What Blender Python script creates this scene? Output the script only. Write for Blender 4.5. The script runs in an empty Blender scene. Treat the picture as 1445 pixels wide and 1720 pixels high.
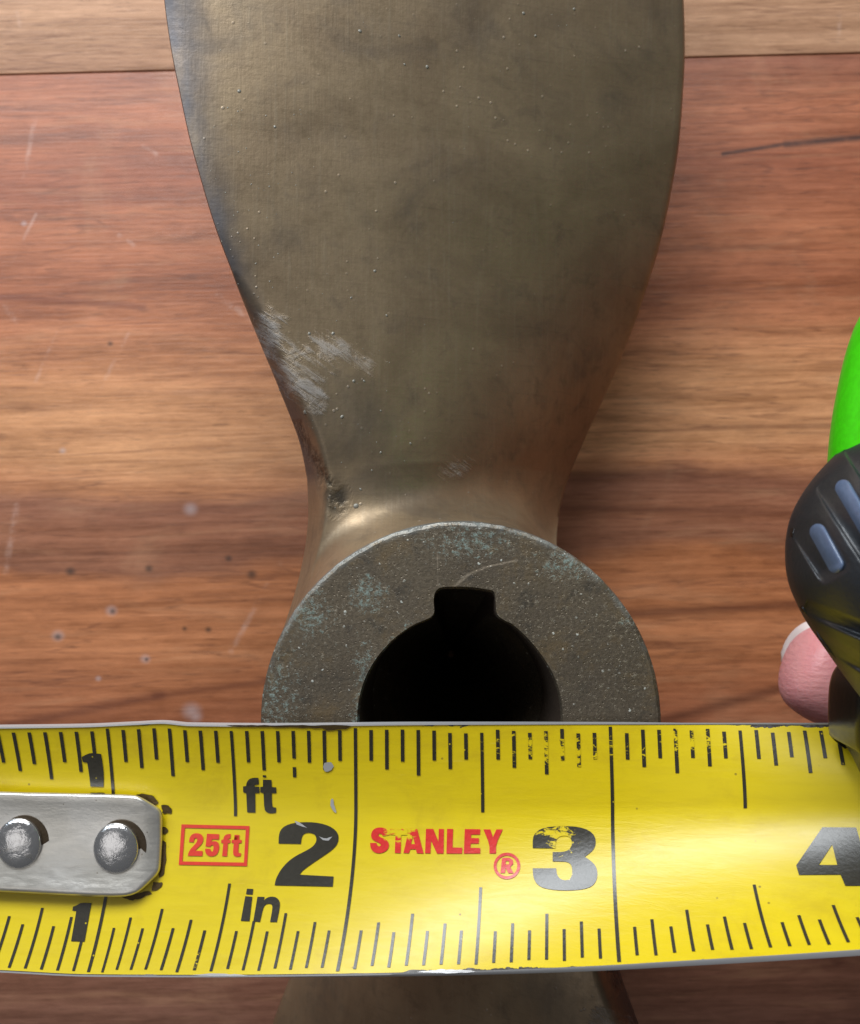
import bpy, bmesh, math, random
from mathutils import Vector, Matrix, geometry
random.seed(7)
# ---------------------------------------------------------------- units: 1 unit = 1 inch
SC = bpy.context.scene
COL = SC.collection
SC.unit_settings.scale_length = 0.0254
FPX, PW, PH, D = 1926.0, 1445.0, 1720.0, 4.5      # focal length in photo pixels, photo size, height of camera over hub face
TABLE = -2.0                                      # hub face is z = 0, the table top lies one hub length below

# ---------------------------------------------------------------- camera
cd = bpy.data.cameras.new('camera')
cam = bpy.data.objects.new('camera', cd); COL.objects.link(cam)
cam.location = (0, 0, D); cam.rotation_euler = (0, 0, 0)
cd.sensor_fit = 'HORIZONTAL'; cd.sensor_width = 36.0
cd.lens = 36.0 * FPX / PW
cd.clip_start = 0.05; cd.clip_end = 500
cd.dof.use_dof = True; cd.dof.focus_distance = D - 0.02
cd.dof.aperture_fstop = cd.lens * 1e-3 / 0.032
SC.camera = cam

# ---------------------------------------------------------------- world and lamps (a room by a big window)
w = bpy.data.worlds.new('World'); SC.world = w; w.use_nodes = True
bg = w.node_tree.nodes['Background']
bg.inputs['Color'].default_value = (0.93, 0.96, 1.0, 1); bg.inputs['Strength'].default_value = 0.095

def area(name, loc, target, sx, sy, power, color):
    l = bpy.data.lights.new(name, 'AREA'); l.shape = 'RECTANGLE'; l.size = sx; l.size_y = sy
    l.energy = power; l.color = color
    o = bpy.data.objects.new(name, l); COL.objects.link(o)
    o.location = loc
    o.rotation_euler = (Vector(target) - Vector(loc)).to_track_quat('-Z', 'Y').to_euler()
    return o
area('window_light', (-2.5, 15, 10.5), (0, -0.5, -0.5), 11, 8, 3500, (0.90, 0.955, 1.0))
area('side_window_light', (-12, 10, 8), (0, 0, -0.5), 7, 5.5, 850, (0.74, 0.87, 1.0))
area('ceiling_bounce_light', (-6, 13.5, 12), (-1.5, 2, 0), 12, 9, 900, (1.0, 0.97, 0.93))
area('reflection_fill_light', (-7.5, -3.5, 16), (-5, -2, 0), 9, 9, 210, (1.0, 0.98, 0.96))  # added overhead panel, something bright for hook and rivets to reflect

SC.view_settings.view_transform = 'Standard'; SC.view_settings.look = 'None'
SC.view_settings.exposure = 0.0; SC.view_settings.gamma = 1.0

# ---------------------------------------------------------------- helpers
def W(px, py, z=0.0):                             # photo pixel + height -> point in the place
    k = (D - z) / FPX
    return Vector(((px - PW / 2) * k, (PH / 2 - py) * k, z))
def lin(r, g, b):
    f = lambda c: (c / 255 / 12.92) if c / 255 <= 0.04045 else ((c / 255 + 0.055) / 1.055) ** 2.4
    return (f(r), f(g), f(b), 1.0)
def lerp(a, b, t): return a + (b - a) * t
def smooth(a, b, x):
    t = max(0.0, min(1.0, (x - a) / (b - a))); return t * t * (3 - 2 * t)
def curve(tab):                                   # monotone cubic through a table [(x, y), ...]
    xs = [p[0] for p in tab]; ys = [p[1] for p in tab]; n = len(xs)
    d = [(ys[i + 1] - ys[i]) / (xs[i + 1] - xs[i]) for i in range(n - 1)]
    m = [d[0]] + [0 if d[i - 1] * d[i] <= 0 else 2 * d[i - 1] * d[i] / (d[i - 1] + d[i]) for i in range(1, n - 1)] + [d[-1]]
    def f(x):
        if x <= xs[0]: return ys[0] + (x - xs[0]) * m[0]
        if x >= xs[-1]: return ys[-1] + (x - xs[-1]) * m[-1]
        i = 0
        while x > xs[i + 1]: i += 1
        h = xs[i + 1] - xs[i]; t = (x - xs[i]) / h
        return ((2*t**3 - 3*t*t + 1) * ys[i] + (t**3 - 2*t*t + t) * h * m[i] + (-2*t**3 + 3*t*t) * ys[i+1] + (t**3 - t*t) * h * m[i+1])
    return f
def wpos(o):
    v = Vector((0, 0, 0))
    while o is not None: v += o.location; o = o.parent
    return v
def obj(name, verts, faces, mat, parent=None, sharp=40, uv=None):      # verts in world space, one mesh object
    off = wpos(parent) if parent else Vector((0, 0, 0))
    me = bpy.data.meshes.new(name)
    me.from_pydata([tuple(Vector(v) - off) for v in verts], [], faces)
    me.validate()
    bm = bmesh.new(); bm.from_mesh(me); bmesh.ops.recalc_face_normals(bm, faces=bm.faces) if sharp >= 0 else None
    bm.to_mesh(me); bm.free()
    if uv:
        l = me.uv_layers.new(name='UVMap')
        for lp in me.loops: l.data[lp.index].uv = uv[lp.vertex_index]
    me.polygons.foreach_set('use_smooth', [True] * len(me.polygons))
    if sharp > 0: me.set_sharp_from_angle(angle=math.radians(sharp))
    me.materials.append(mat)
    o = bpy.data.objects.new(name, me); COL.objects.link(o)
    if parent: o.parent = parent
    return o
def thing(name, label, cat, loc):
    o = bpy.data.objects.new(name, None); COL.objects.link(o); o.location = loc
    o.empty_display_size = 0.3
    o['label'] = label; o['category'] = cat
    return o
def resample(pts, n, closed=True):
    q = list(pts) + ([pts[0]] if closed else [])
    L = [0.0]
    for a, b in zip(q, q[1:]): L.append(L[-1] + (Vector(b) - Vector(a)).length)
    out = []; i = 0
    for k in range(n):
        s = L[-1] * k / (n if closed else n - 1)
        while i < len(L) - 2 and L[i + 1] < s: i += 1
        t = (s - L[i]) / max(1e-9, L[i + 1] - L[i])
        out.append(Vector(q[i]).lerp(Vector(q[i + 1]), t))
    return out
def chaikin(pts, times=1, keep=-2.0):             # corner cutting; corners sharper than «keep» (cosine) stay
    for _ in range(times):
        out = []; n = len(pts)
        for i in range(n):
            a, b, c = Vector(pts[i - 1]), Vector(pts[i]), Vector(pts[(i + 1) % n])
            u, v = b - a, c - b
            if u.length < 1e-9 or v.length < 1e-9: out.append(b); continue
            if u.normalized().dot(v.normalized()) < keep: out.append(b)
            else: out += [b.lerp(a, .25), b.lerp(c, .25)]
        pts = out
    return pts

# ---------------------------------------------------------------- material helper
class M:
    def __init__(s, name):
        s.m = bpy.data.materials.new(name); s.m.use_nodes = True
        s.t = s.m.node_tree; s.n = s.t.nodes; s.b = s.n['Principled BSDF']
        s.pos = s.n.new('ShaderNodeNewGeometry').outputs['Position']
    def use_object(s): s.pos = s.n.new('ShaderNodeTexCoord').outputs['Object']; return s
    def uv(s): return s.n.new('ShaderNodeTexCoord').outputs['UV']
    def put(s, inp, v):
        if hasattr(v, 'links') or isinstance(v, bpy.types.NodeSocket): s.t.links.new(v, inp)
        else:
            try: inp.default_value = v
            except Exception: inp.default_value = tuple(v)[:3]
    def set(s, **k):
        for a, v in k.items(): s.put(s.b.inputs[a.replace('_', ' ')], v)
        return s
    def math(s, op, a, b=0.0, c=None, clamp=False):
        n = s.n.new('ShaderNodeMath'); n.operation = op; n.use_clamp = clamp
        s.put(n.inputs[0], a); s.put(n.inputs[1], b)
        if c is not None: s.put(n.inputs[2], c)
        return n.outputs[0]
    def mul(s, a, b): return s.math('MULTIPLY', a, b)
    def add(s, a, b): return s.math('ADD', a, b)
    def vm(s, op, a, b=(0, 0, 0)):
        n = s.n.new('ShaderNodeVectorMath'); n.operation = op
        s.put(n.inputs[0], a); s.put(n.inputs[1], b)
        return n.outputs['Value'] if op in ('LENGTH', 'DISTANCE', 'DOT_PRODUCT') else n.outputs[0]
    def sep(s, v):
        n = s.n.new('ShaderNodeSeparateXYZ'); s.put(n.inputs[0], v); return n.outputs
    def comb(s, x, y, z=0.0):
        n = s.n.new('ShaderNodeCombineXYZ'); s.put(n.inputs[0], x); s.put(n.inputs[1], y); s.put(n.inputs[2], z); return n.outputs[0]
    def scale(s, v, k, off=(0, 0, 0), rot=0.0):
        n = s.n.new('ShaderNodeMapping'); s.put(n.inputs['Vector'], v)
        n.inputs['Scale'].default_value = k; n.inputs['Location'].default_value = off; n.inputs['Rotation'].default_value = (0, 0, rot)
        return n.outputs[0]
    def noise(s, v, sc=1.0, det=4.0, rough=0.55, dist=0.0):
        n = s.n.new('ShaderNodeTexNoise'); s.put(n.inputs['Vector'], v)
        n.inputs['Scale'].default_value = sc; n.inputs['Detail'].default_value = det
        n.inputs['Roughness'].default_value = rough; n.inputs['Distortion'].default_value = dist
        return n.outputs['Fac']
    def voro(s, v, sc=1.0, rnd=1.0):
        n = s.n.new('ShaderNodeTexVoronoi'); s.put(n.inputs['Vector'], v); n.inputs['Scale'].default_value = sc
        n.inputs['Randomness'].default_value = rnd
        return n.outputs['Distance']
    def step(s, v, a, b, lo=0.0, hi=1.0):
        n = s.n.new('ShaderNodeMapRange'); n.interpolation_type = 'SMOOTHSTEP'
        s.put(n.inputs[0], v); n.inputs[1].default_value = a; n.inputs[2].default_value = b
        n.inputs[3].default_value = lo; n.inputs[4].default_value = hi
        if a > b:
            n.inputs[1].default_value = b; n.inputs[2].default_value = a
            n.inputs[3].default_value = hi; n.inputs[4].default_value = lo
        return n.outputs[0]
    def mix(s, f, a, b, mode='MIX'):
        n = s.n.new('ShaderNodeMix'); n.data_type = 'RGBA'; n.blend_type = mode
        s.put(n.inputs[0], f); s.put(n.inputs[6], a); s.put(n.inputs[7], b)
        return n.outputs[2]
    def ramp(s, v, stops, mode='LINEAR'):
        n = s.n.new('ShaderNodeValToRGB'); s.put(n.inputs[0], v); r = n.color_ramp; r.interpolation = mode
        while len(r.elements) < len(stops): r.elements.new(0.5)
        for e, (p, c) in zip(r.elements, stops): e.position = p; e.color = c
        return n.outputs[0]
    def bump(s, h, dist=0.01, strength=1.0, after=None):
        n = s.n.new('ShaderNodeBump'); s.put(n.inputs['Height'], h)
        n.inputs['Distance'].default_value = dist; n.inputs['Strength'].default_value = strength
        if after is not None: s.t.links.new(after, n.inputs['Normal'])
        return n.outputs[0]
    def blob(s, c, r, soft=1.0):                  # 1 inside a round/oval patch in the xy plane; r = (rx, ry)
        v = s.vm('SUBTRACT', s.pos, (c[0], c[1], 0))
        o = s.sep(v)
        d = s.vm('LENGTH', s.comb(s.math('DIVIDE', o[0], r[0]), s.math('DIVIDE', o[1], r[1])))
        return s.step(d, 1.0, 1.0 - soft)
    def seg(s, a, b, wd, soft=1.0):               # 1 along a straight scratch a-b of half width wd
        p = s.comb(s.sep(s.pos)[0], s.sep(s.pos)[1])
        ba = (b[0] - a[0], b[1] - a[1], 0); l2 = ba[0] ** 2 + ba[1] ** 2
        pa = s.vm('SUBTRACT', p, (a[0], a[1], 0))
        h = s.math('DIVIDE', s.vm('DOT_PRODUCT', pa, ba), l2, clamp=True)
        n = s.n.new('ShaderNodeVectorMath'); n.operation = 'SCALE'
        n.inputs[0].default_value = ba; s.put(n.inputs['Scale'], h)
        return s.step(s.vm('LENGTH', s.vm('SUBTRACT', pa, n.outputs[0])), wd, wd * (1 - soft))
    def maxi(s, l):
        o = l[0]
        for x in l[1:]: o = s.math('MAXIMUM', o, x)
        return o

# ---------------------------------------------------------------- materials
WK = (D - TABLE) / FPX
def wp(px, py): return ((px - PW / 2) * WK, (PH / 2 - py) * WK)
def wood(name, bands, y0, y1, streak, tint=1.0, marks=True):
    m = M(name)
    p = m.scale(m.pos, (1, 1, 1), rot=math.radians(-1.2))
    xs = m.sep(p)
    low = m.noise(m.scale(p, (0.42, 0.9, 1)), 1.0, 3, 0.5)
    mid = m.noise(m.scale(p, (0.9, 3.2, 1), (3, 1, 0)), 1.0, 4, 0.55, 0.4)
    y = m.add(xs[1], m.mul(m.math('SUBTRACT', low, 0.5), 0.5))
    y = m.add(y, m.mul(m.math('SUBTRACT', mid, 0.5), 0.24))
    t = m.math('DIVIDE', m.math('SUBTRACT', y1, y), y1 - y0, clamp=True)
    base = m.ramp(t, [((py) if py <= 1 else 0, lin(*c)) for py, c in bands])
    g1 = m.noise(m.scale(p, (0.55, 10.0, 1), (1.7, 0.3, 0)), 1.0, 8, 0.66, 0.35)         # soft figure
    g2 = m.noise(m.scale(p, (1.6, 52.0, 1)), 1.0, 6, 0.66, 0.25)                           # fibres
    g3 = m.noise(m.scale(p, (6.0, 150.0, 1)), 1.0, 4, 0.65)
    gm = m.noise(m.scale(p, (5.5, 17.0, 1), (4, 2, 0)), 1.0, 5, 0.68, 0.5)                 # flame / mottle
    k = m.add(m.step(g1, 0.28, 0.72, 0.74, 1.24), m.mul(m.math('SUBTRACT', g2, 0.5), 0.55))
    k = m.add(k, m.mul(m.math('SUBTRACT', g3, 0.5), 0.40))
    k = m.add(k, m.mul(m.math('SUBTRACT', gm, 0.5), 0.78))
    c = m.mix(1.0, base, m.comb(k, m.math('POWER', k, 1.15), m.math('POWER', k, 1.28)), 'MULTIPLY')
    # dark streaks and thin growth lines
    st = m.noise(m.scale(p, (0.30, 8.5, 1), (9, 4, 0)), 1.0, 6, 0.62, 0.5)
    c = m.mix(m.mul(m.step(st, 0.55, 0.74), streak), c, lin(98, 58, 42))
    ln = m.math('ABSOLUTE', m.math('SUBTRACT', m.noise(m.scale(p, (0.22, 4.2, 1), (1, 7, 0)), 1.0, 5, 0.6, 0.4), 0.5))
    c = m.mix(m.mul(m.mul(m.step(ln, 0.016, 0.0), m.step(gm, .35, .6)), 0.45), c, lin(92, 50, 36))
    pores = m.noise(m.scale(p, (4.5, 70, 1), (2, 8, 0)), 1.0, 3, 0.6)
    c = m.mix(m.mul(m.step(pores, 0.58, 0.72), 0.5), c, lin(74, 44, 32))
    fl2 = m.noise(m.scale(p, (2.6, 26, 1), (6, 1, 0)), 1.0, 6, .7, .5)
    c = m.mix(m.mul(m.step(fl2, .56, .70), .42), c, lin(100, 60, 44))
    blot = m.noise(m.scale(p, (1.2, 9, 1), (5, 5, 0)), 1.0, 5, 0.65, 0.5)
    c = m.mix(m.mul(m.step(blot, 0.52, 0.75), 0.22), c, lin(224, 170, 128))
    hz_ = m.noise(m.scale(p, (1.3, 1.6, 1), (8, 3, 0)), 1.0, 5, .62, .8)
    c = m.mix(m.mul(m.step(hz_, 0.50, .74), .18), c, lin(208, 162, 124))
    if marks:
        # dull rubbed scratches and small dents, where they lie on this table
        segs = [((28, 20), (48, 100), .020), ((58, 200), (40, 300), .022), ((365, 495), (425, 540), .030), ((470, 945), (388, 1095), .026),
                ((28, 850), (8, 960), .030), ((240, 245), (262, 258), .02), ((60, 360), (20, 440), .016), ((1412, 20), (1408, 70), .02),
                ((150, 690), (215, 560), .018), ((95, 560), (60, 640), .018), ((200, 395), (225, 412), .022), ((0, 500), (30, 545), .03)]
        sm = m.maxi([m.seg(wp(*a), wp(*b), wd) for a, b, wd in segs])
        sn = m.noise(m.scale(p, (7, 5, 1)), 1.0, 6, .7)
        c = m.mix(m.mul(sm, m.step(sn, 0.42, 0.66, 0.0, 0.34)), c, lin(226, 196, 182))
        pale = [(187, 1026, 15), (97, 1068, 16), (244, 1107, 13), (328, 1203, 18), (320, 855, 18), (105, 757, 9), (165, 1140, 8), (40, 375, 8), (322, 1195, 24)]
        dark = [(189, 1027, 8), (97, 1070, 9), (384, 938, 9), (423, 965, 12), (350, 1058, 8), (310, 1056, 6), (118, 960, 12), (250, 955, 10), (185, 577, 7), (246, 1108, 5)]
        pm = m.maxi([m.blob(wp(x, yy), (r * WK, r * WK * .9)) for x, yy, r in pale])
        dm = m.maxi([m.blob(wp(x, yy), (r * WK * 1.1, r * WK)) for x, yy, r in dark])
        c = m.mix(m.mul(pm, 0.45), c, lin(200, 185, 185))
        c = m.mix(m.mul(dm, 0.75), c, lin(58, 46, 40))
        h1 = m.seg(wp(1215, 258), wp(1330, 240), .02); h2 = m.seg(wp(1320, 242), wp(1460, 229), .034)
        c = m.mix(m.mul(m.maxi([h1, h2]), m.step(sn, 0.3, 0.55, 0.75, 1.0)), c, lin(84, 56, 48))
        c = m.mix(m.mul(m.seg(wp(-50, 1232), wp(270, 1168), .05), 0.55), c, lin(98, 52, 38))
        c = m.mix(m.mul(m.seg(wp(260, 1170), wp(560, 1130), .035), 0.5), c, lin(98, 52, 38))
        c = m.mix(m.mul(m.seg(wp(1110, 1212), wp(1330, 1152), .055), 0.6), c, lin(82, 46, 34))
        c = m.mix(m.mul(m.seg(wp(1060, 1032), wp(1400, 1012), .045), 0.6), c, lin(92, 50, 36))
        c = m.mix(m.mul(m.seg(wp(930, 852), wp(1340, 862), .035), 0.45), c, lin(100, 56, 40))
        c = m.mix(m.mul(m.seg(wp(-20, 497), wp(240, 515), .035), 0.5), c, lin(110, 56, 40))
    if tint != 1.0: c = m.mix(1.0, c, (tint, tint, tint, 1), 'MULTIPLY')
    bh = m.add(m.mul(g2, 0.6), m.mul(g3, 0.4))
    m.set(Base_Color=c, Roughness=m.step(g1, 0.3, 0.7, 0.34, 0.48), Normal=m.bump(bh, 0.012, 0.35))
    m.b.inputs['Specular IOR Level'].default_value = 0.45
    return m.m
Ya = wp(0, 110)[1]; Yb = wp(0, 1720)[1]
def bl(l): return [((py - 110) / 1610.0, c) for py, c in l]
MAIN = wood('reddish_wood', bl([(112, (148, 90, 66)), (190, (178, 109, 76)), (290, (156, 90, 62)), (400, (180, 110, 74)), (480, (164, 97, 64)), (545, (190, 121, 82)),
            (640, (206, 144, 98)), (745, (208, 148, 102)), (790, (196, 132, 90)), (818, (144, 92, 68)), (880, (160, 103, 74)), (940, (142, 90, 64)), (968, (186, 118, 76)),
            (1090, (188, 121, 79)), (1180, (164, 100, 66)), (1230, (174, 107, 74)), (1560, (146, 96, 73)), (1720, (130, 88, 70))]), Yb, Ya, 0.46)
PALE = wood('pale_streaky_wood', [(0.0, (160, 112, 84)), (0.35, (198, 148, 112)), (0.6, (176, 126, 98)), (0.8, (200, 152, 118)), (0.93, (190, 144, 112)), (1.0, (178, 132, 102))], wp(0, 110)[1], wp(0, -420)[1], 0.85)
OTHER = wood('brown_wood', [(0.0, (150, 92, 70)), (0.4, (186, 124, 92)), (0.7, (160, 100, 76)), (1.0, (176, 112, 84))], -14, 14, 0.5, marks=False)

def bronze(name, face):
    m = M(name).use_object()
    p = m.pos; xyz = m.sep(p)
    n1 = m.noise(p, 1.6, 5, 0.6, 0.6); n2 = m.noise(p, 7.0, 5, 0.65, 0.4); n3 = m.noise(p, 78.0 if face else 42.0, 4, 0.65)
    br = m.noise(m.scale(p, (70, 3.0, 3.0)), 1.0, 3, 0.6); br2 = m.noise(m.scale(p, (4.0, 80.0, 4.0)), 1.0, 3, 0.6)
    c = m.mix(m.step(n1, 0.3, 0.7), (lin(98, 88, 75) if face else lin(136, 116, 92)), (lin(116, 104, 87) if face else lin(160, 139, 111)))
    c = m.mix(m.mul(m.step(n2, 0.48, 0.75), 0.50 if face else 0.42), c, lin(86, 76, 66))
    if face:
        c = m.mix(m.mul(m.step(n3, 0.42, 0.62), 0.42), c, lin(70, 62, 52))
    c = m.mix(m.mul(m.step(br, 0.5, 0.75), 0.0 if face else 0.15), c, lin(170, 158, 136))
    c = m.mix(m.mul(m.step(br2, 0.55, 0.75), 0.0 if face else 0.14), c, lin(70, 64, 54))
    rough = m.add(m.step(n2, 0.3, 0.7, 0.40, 0.54), m.mul(m.math('SUBTRACT', n3, 0.5), 0.2))
    met = 0.55 if face else 0.6
    h = m.mul(n3, 0.55) if face else m.add(m.add(m.mul(n3, 0.16), m.mul(br, 0.09)), m.mul(br2, 0.05))
    grime = None
    if face:
        # green-blue corrosion, thickest along the left of the face and above the keyway
        vg = m.noise(p, 40.0, 6, 0.82, 0.2); vm_ = m.noise(p, 3.0, 3, 0.5)
        zone = m.maxi([m.blob((-.74, .12), (.22, .6)), m.blob((.02, .70), (.42, .16)), m.blob((-.36, .50), (.12, .13), .6), m.blob((-.38, .20), (.09, .28)), m.blob((.66, .40), (.09, .05)), m.blob((-.6, .42), (.2, .2)), m.blob((.40, .62), (.25, .12)), m.seg((-.41, .0), (-.38, .18), .07), m.seg((-.38, .18), (-.20, .38), .055)])
        zone = m.add(m.mul(zone, 0.17), m.mul(vm_, 0.20))
        vmask = m.step(m.add(vg, zone), 0.75, 0.84)
        c = m.mix(m.mul(vmask, 0.52), c, m.mix(m.step(n3, .4, .6), lin(70, 98, 92), lin(162, 188, 182)))
        sp = m.step(m.voro(p, 38.0), 0.30, 0.14); spn = m.step(m.noise(p, 7.0, 4, .75), 0.44, 0.56)
        spk = m.mul(m.maxi([m.mul(sp, m.step(m.noise(p, 23.0, 2), .55, .62)), m.step(m.noise(m.scale(p, (44, 60, 44)), 1.0, 4, .8), .70, .76)]), spn)
        c = m.mix(m.mul(m.step(m.noise(p, 5.0, 6, .75, .3), .50, .66), .5), c, lin(124, 104, 74))
        c = m.mix(m.mul(m.step(m.noise(p, 9.0, 6, .75, .3), .54, .68), .55), c, lin(62, 60, 56))
        c = m.mix(m.mul(spk, 0.7), c, lin(205, 208, 200))
        arc = m.maxi([m.seg((-.09, .47), (-.092, .66), .005), m.seg((-.07, .50), (.03, .58), .011), m.seg((.03, .58), (.10, .61), .008), m.seg((.10, .61), (.22, .635), .006)])
        arc = m.mul(arc, m.step(n2, .4, .6, .25, 1.0))
        c = m.mix(m.mul(arc, 0.55), c, lin(176, 160, 140))
        met = m.math('SUBTRACT', met, m.mul(m.maxi([vmask, spk]), 0.7))
        h = m.add(h, m.add(m.mul(vmask, 0.8), m.mul(spk, 0.8)))
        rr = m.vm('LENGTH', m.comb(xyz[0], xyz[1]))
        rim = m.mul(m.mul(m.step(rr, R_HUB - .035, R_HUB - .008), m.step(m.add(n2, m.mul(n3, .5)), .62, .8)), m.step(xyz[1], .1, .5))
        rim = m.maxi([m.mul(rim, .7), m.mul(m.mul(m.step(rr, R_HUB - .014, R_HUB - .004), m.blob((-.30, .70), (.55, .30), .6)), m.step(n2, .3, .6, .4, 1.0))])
        gr = m.mul(m.step(m.noise(p, 52.0, 5, .75), .56, .68), m.step(m.noise(p, 4.0, 3), .38, .6, .25, 1.0))
        c = m.mix(m.mul(gr, .55), c, lin(158, 150, 132))
        h = m.add(h, m.mul(gr, .5))
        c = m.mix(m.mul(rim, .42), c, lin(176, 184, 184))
        pit = m.step(m.voro(p, 55.0), 0.22, 0.08)
        h = m.math('SUBTRACT', h, m.mul(pit, 0.5))
        m.set(Normal=m.bump(h, 0.010, 0.42))
    else:
        st = m.noise(m.scale(p, (1.5, 2.2, 1), (2, 6, 0)), 1.0, 4, 0.6, 0.8)
        c = m.mix(m.mul(m.step(st, 0.50, 0.75), 0.5), c, lin(84, 78, 74))
        stripe = m.noise(m.scale(m.scale(p, (1, 1, 1), rot=math.radians(36)), (5, 42, 1)), 1.0, 5, 0.7, 0.3)
        lime = m.noise(p, 11.0, 6, 0.7, 0.8)
        zn = m.n.new('ShaderNodeAttribute'); zn.attribute_name = 'zones'
        zc = m.n.new('ShaderNodeSeparateColor'); m.t.links.new(zn.outputs['Color'], zc.inputs[0])
        pz, ez, cz = zc.outputs[0], zc.outputs[1], zc.outputs[2]
        z2 = m.n.new('ShaderNodeAttribute'); z2.attribute_name = 'edge_band'
        tn = m.mul(z2.outputs['Fac'], m.step(m.noise(m.scale(p, (3, 1.2, 3)), 1.0, 5, .65), .3, .62, .35, 1.0))
        c = m.mix(m.mul(tn, .8), c, lin(70, 76, 88))  # bluish grey band along the left blade edge
        pm = m.step(m.add(m.add(m.mul(lime, .46), m.mul(stripe, .54)), m.mul(pz, .26)), 0.64, 0.86)
        pm = m.mul(pm, m.step(pz, 0.05, 0.35))
        fine = m.mul(m.step(m.voro(p, 16.0), 0.13, 0.05), m.step(n1, 0.45, 0.6))
        edge = m.mul(m.step(m.voro(p, 34.0), 0.2, 0.08), m.step(m.noise(p, 5.0, 2), .5, .6))
        edge = m.mul(edge, ez)
        ch = m.mul(cz, m.step(m.noise(p, 17.0, 4), .35, .6, .3, 1.0))
        c = m.mix(m.mul(ch, 0.85), c, lin(58, 54, 48))
        grime = m.maxi([pm, m.mul(fine, .4), m.mul(edge, .8)])
        c = m.mix(m.mul(grime, 0.27), c, lin(176, 186, 198))
        # the burnished lip of the casting next to the hub rim
        met = m.math('SUBTRACT', met, m.mul(grime, 0.7))
        h = m.add(h, m.mul(grime, 0.7)); h = m.math('SUBTRACT', h, m.mul(ch, 1.2))
        m.set(Normal=m.bump(h, 0.012, 0.5))
    m.set(Base_Color=c, Roughness=rough, Metallic=met)
    return m.m
# hub axis
HX, HY = W(774.5, 1213)[0:2]
R_HUB = 337.5 * D / FPX
def bp(px, py, z=-0.35):
    v = W(px, py, z); return (v.x - HX, v.y - HY)
FACE = bronze('corroded_bronze_face', True)
BLADE = bronze('aged_bronze', False)

def simple(name, col, rough, metallic=0.0, bump=None, coat=0.0, spec=0.5):
    m = M(name)
    c = col
    if bump:
        n = m.noise(m.pos, bump[0], 4, 0.6)
        m.set(Normal=m.bump(n, bump[1], 0.6))
        c = m.mix(m.math('MULTIPLY', m.step(n, .35, .65), 1.0), tuple(x * .88 for x in col[:3]) + (1,), col)
    m.set(Base_Color=c, Roughness=rough, Metallic=metallic)
    m.b.inputs['Coat Weight'].default_value = coat
    m.b.inputs['Specular IOR Level'].default_value = spec
    return m.m

YEL = lin(226, 199, 8)
def tape_yellow():
    m = M('yellow_tape_lacquer')
    u = m.sep(m.uv()); n = m.noise(m.scale(m.pos, (6, 30, 6)), 1.0, 4, .6); e = m.noise(m.pos, 9.0, 5, .7, .6); e2 = m.noise(m.pos, 2.2, 3, .5)
    c = m.mix(m.mul(m.step(n, .4, .7), .25), YEL, lin(206, 178, 20))
    d = m.mul(m.step(m.voro(m.pos, 11), .07, .03), m.step(e2, .5, .6))
    c = m.mix(m.mul(d, .7), c, lin(110, 84, 30))
    dirt = m.noise(m.pos, 3.0, 6, .7, .4)
    c = m.mix(m.mul(m.step(dirt, .5, .72), .30), c, lin(176, 142, 20))
    hair = m.step(m.noise(m.scale(m.pos, (5, 90, 5), (3, 1, 0)), 1.0, 3, .6), .70, .76)
    c = m.mix(m.mul(hair, .22), c, lin(244, 226, 120))
    # lacquer rubbed off along both edges
    th = m.add(m.mul(m.step(e, .58, .8), .006), m.mul(m.mul(m.step(e2, .56, .64), m.step(e, .4, .6)), .014))
    we = m.math('LESS_THAN', u[1], m.add(th, 0.004))
    wb = m.math('GREATER_THAN', u[1], m.math('SUBTRACT', 0.994, m.mul(th, 0.8)))
    wear = m.maxi([we, wb])
    c = m.mix(wear, c, m.mix(m.step(e, .5, .7), lin(56, 50, 44), lin(120, 118, 118)))
    # rub marks on the lower right of the blade
    fl = m.noise(m.scale(m.pos, (5, 34, 10)), 1.0, 5, .7, 1.0)
    zone = m.blob((1.0, -1.66), (1.0, .16))
    c = m.mix(m.mul(m.mul(zone, m.step(fl, .55, .68)), .45), c, lin(120, 100, 60))
    h = m.add(m.mul(n, .5), m.mul(fl, .5))
    zr = m.blob((0.72, -1.35), (.75, .35))
    m.set(Base_Color=c, Roughness=m.add(m.step(fl, .3, .7, .38, .48), m.mul(wear, .15)), Normal=m.bump(m.mul(h, m.add(m.mul(zr, .8), .2)), 0.010, 0.5), Metallic=m.mul(wear, .4))
    m.b.inputs['Coat Weight'].default_value = 0.32; m.b.inputs['Coat Roughness'].default_value = 0.28
    return m.m
def ink(name, col, zones, amount=1.0):
    m = M(name)
    a = m.noise(m.scale(m.pos, (26, 52, 20)), 1.0, 5, .72, .6); b = m.noise(m.pos, 2.0, 2, .5)
    z = m.maxi([m.blob(c, r) for c, r in zones])
    w_ = m.step(m.add(m.mul(a, .8), m.mul(z, .27 * amount)), .60, .68)
    g = m.noise(m.pos, 60, 3, .6); gd = m.mul(m.step(m.voro(m.pos, 24), .11, .06), m.step(b, .5, .62))
    c = m.mix(m.mul(m.step(g, .4, .7), .25), col, tuple(min(1, x * 1.8) for x in col[:3]) + (1,))
    c = m.mix(m.maxi([w_, m.mul(gd, .8)]), c, YEL)
    m.set(Base_Color=c, Roughness=.36, Normal=m.bump(g, .004, .3))
    m.b.inputs['Coat Weight'].default_value = 0.6; m.b.inputs['Coat Roughness'].default_value = 0.26
    return m.m
TAPE = tape_yellow()
BLACKINK = ink('black_ink', lin(44, 40, 30), [((0.50, -.92), (.62, .16)), ((.5, -1.25), (.15, .14)), ((1.0, -.88), (.3, .12)), ((.55, -1.72), (.4, .08)), ((-.9, -1.7), (.06, .06))])
REDINK = ink('red_ink', lin(214, 44, 40), [((-.12, -1.24), (.13, .09))], 1.25)
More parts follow.
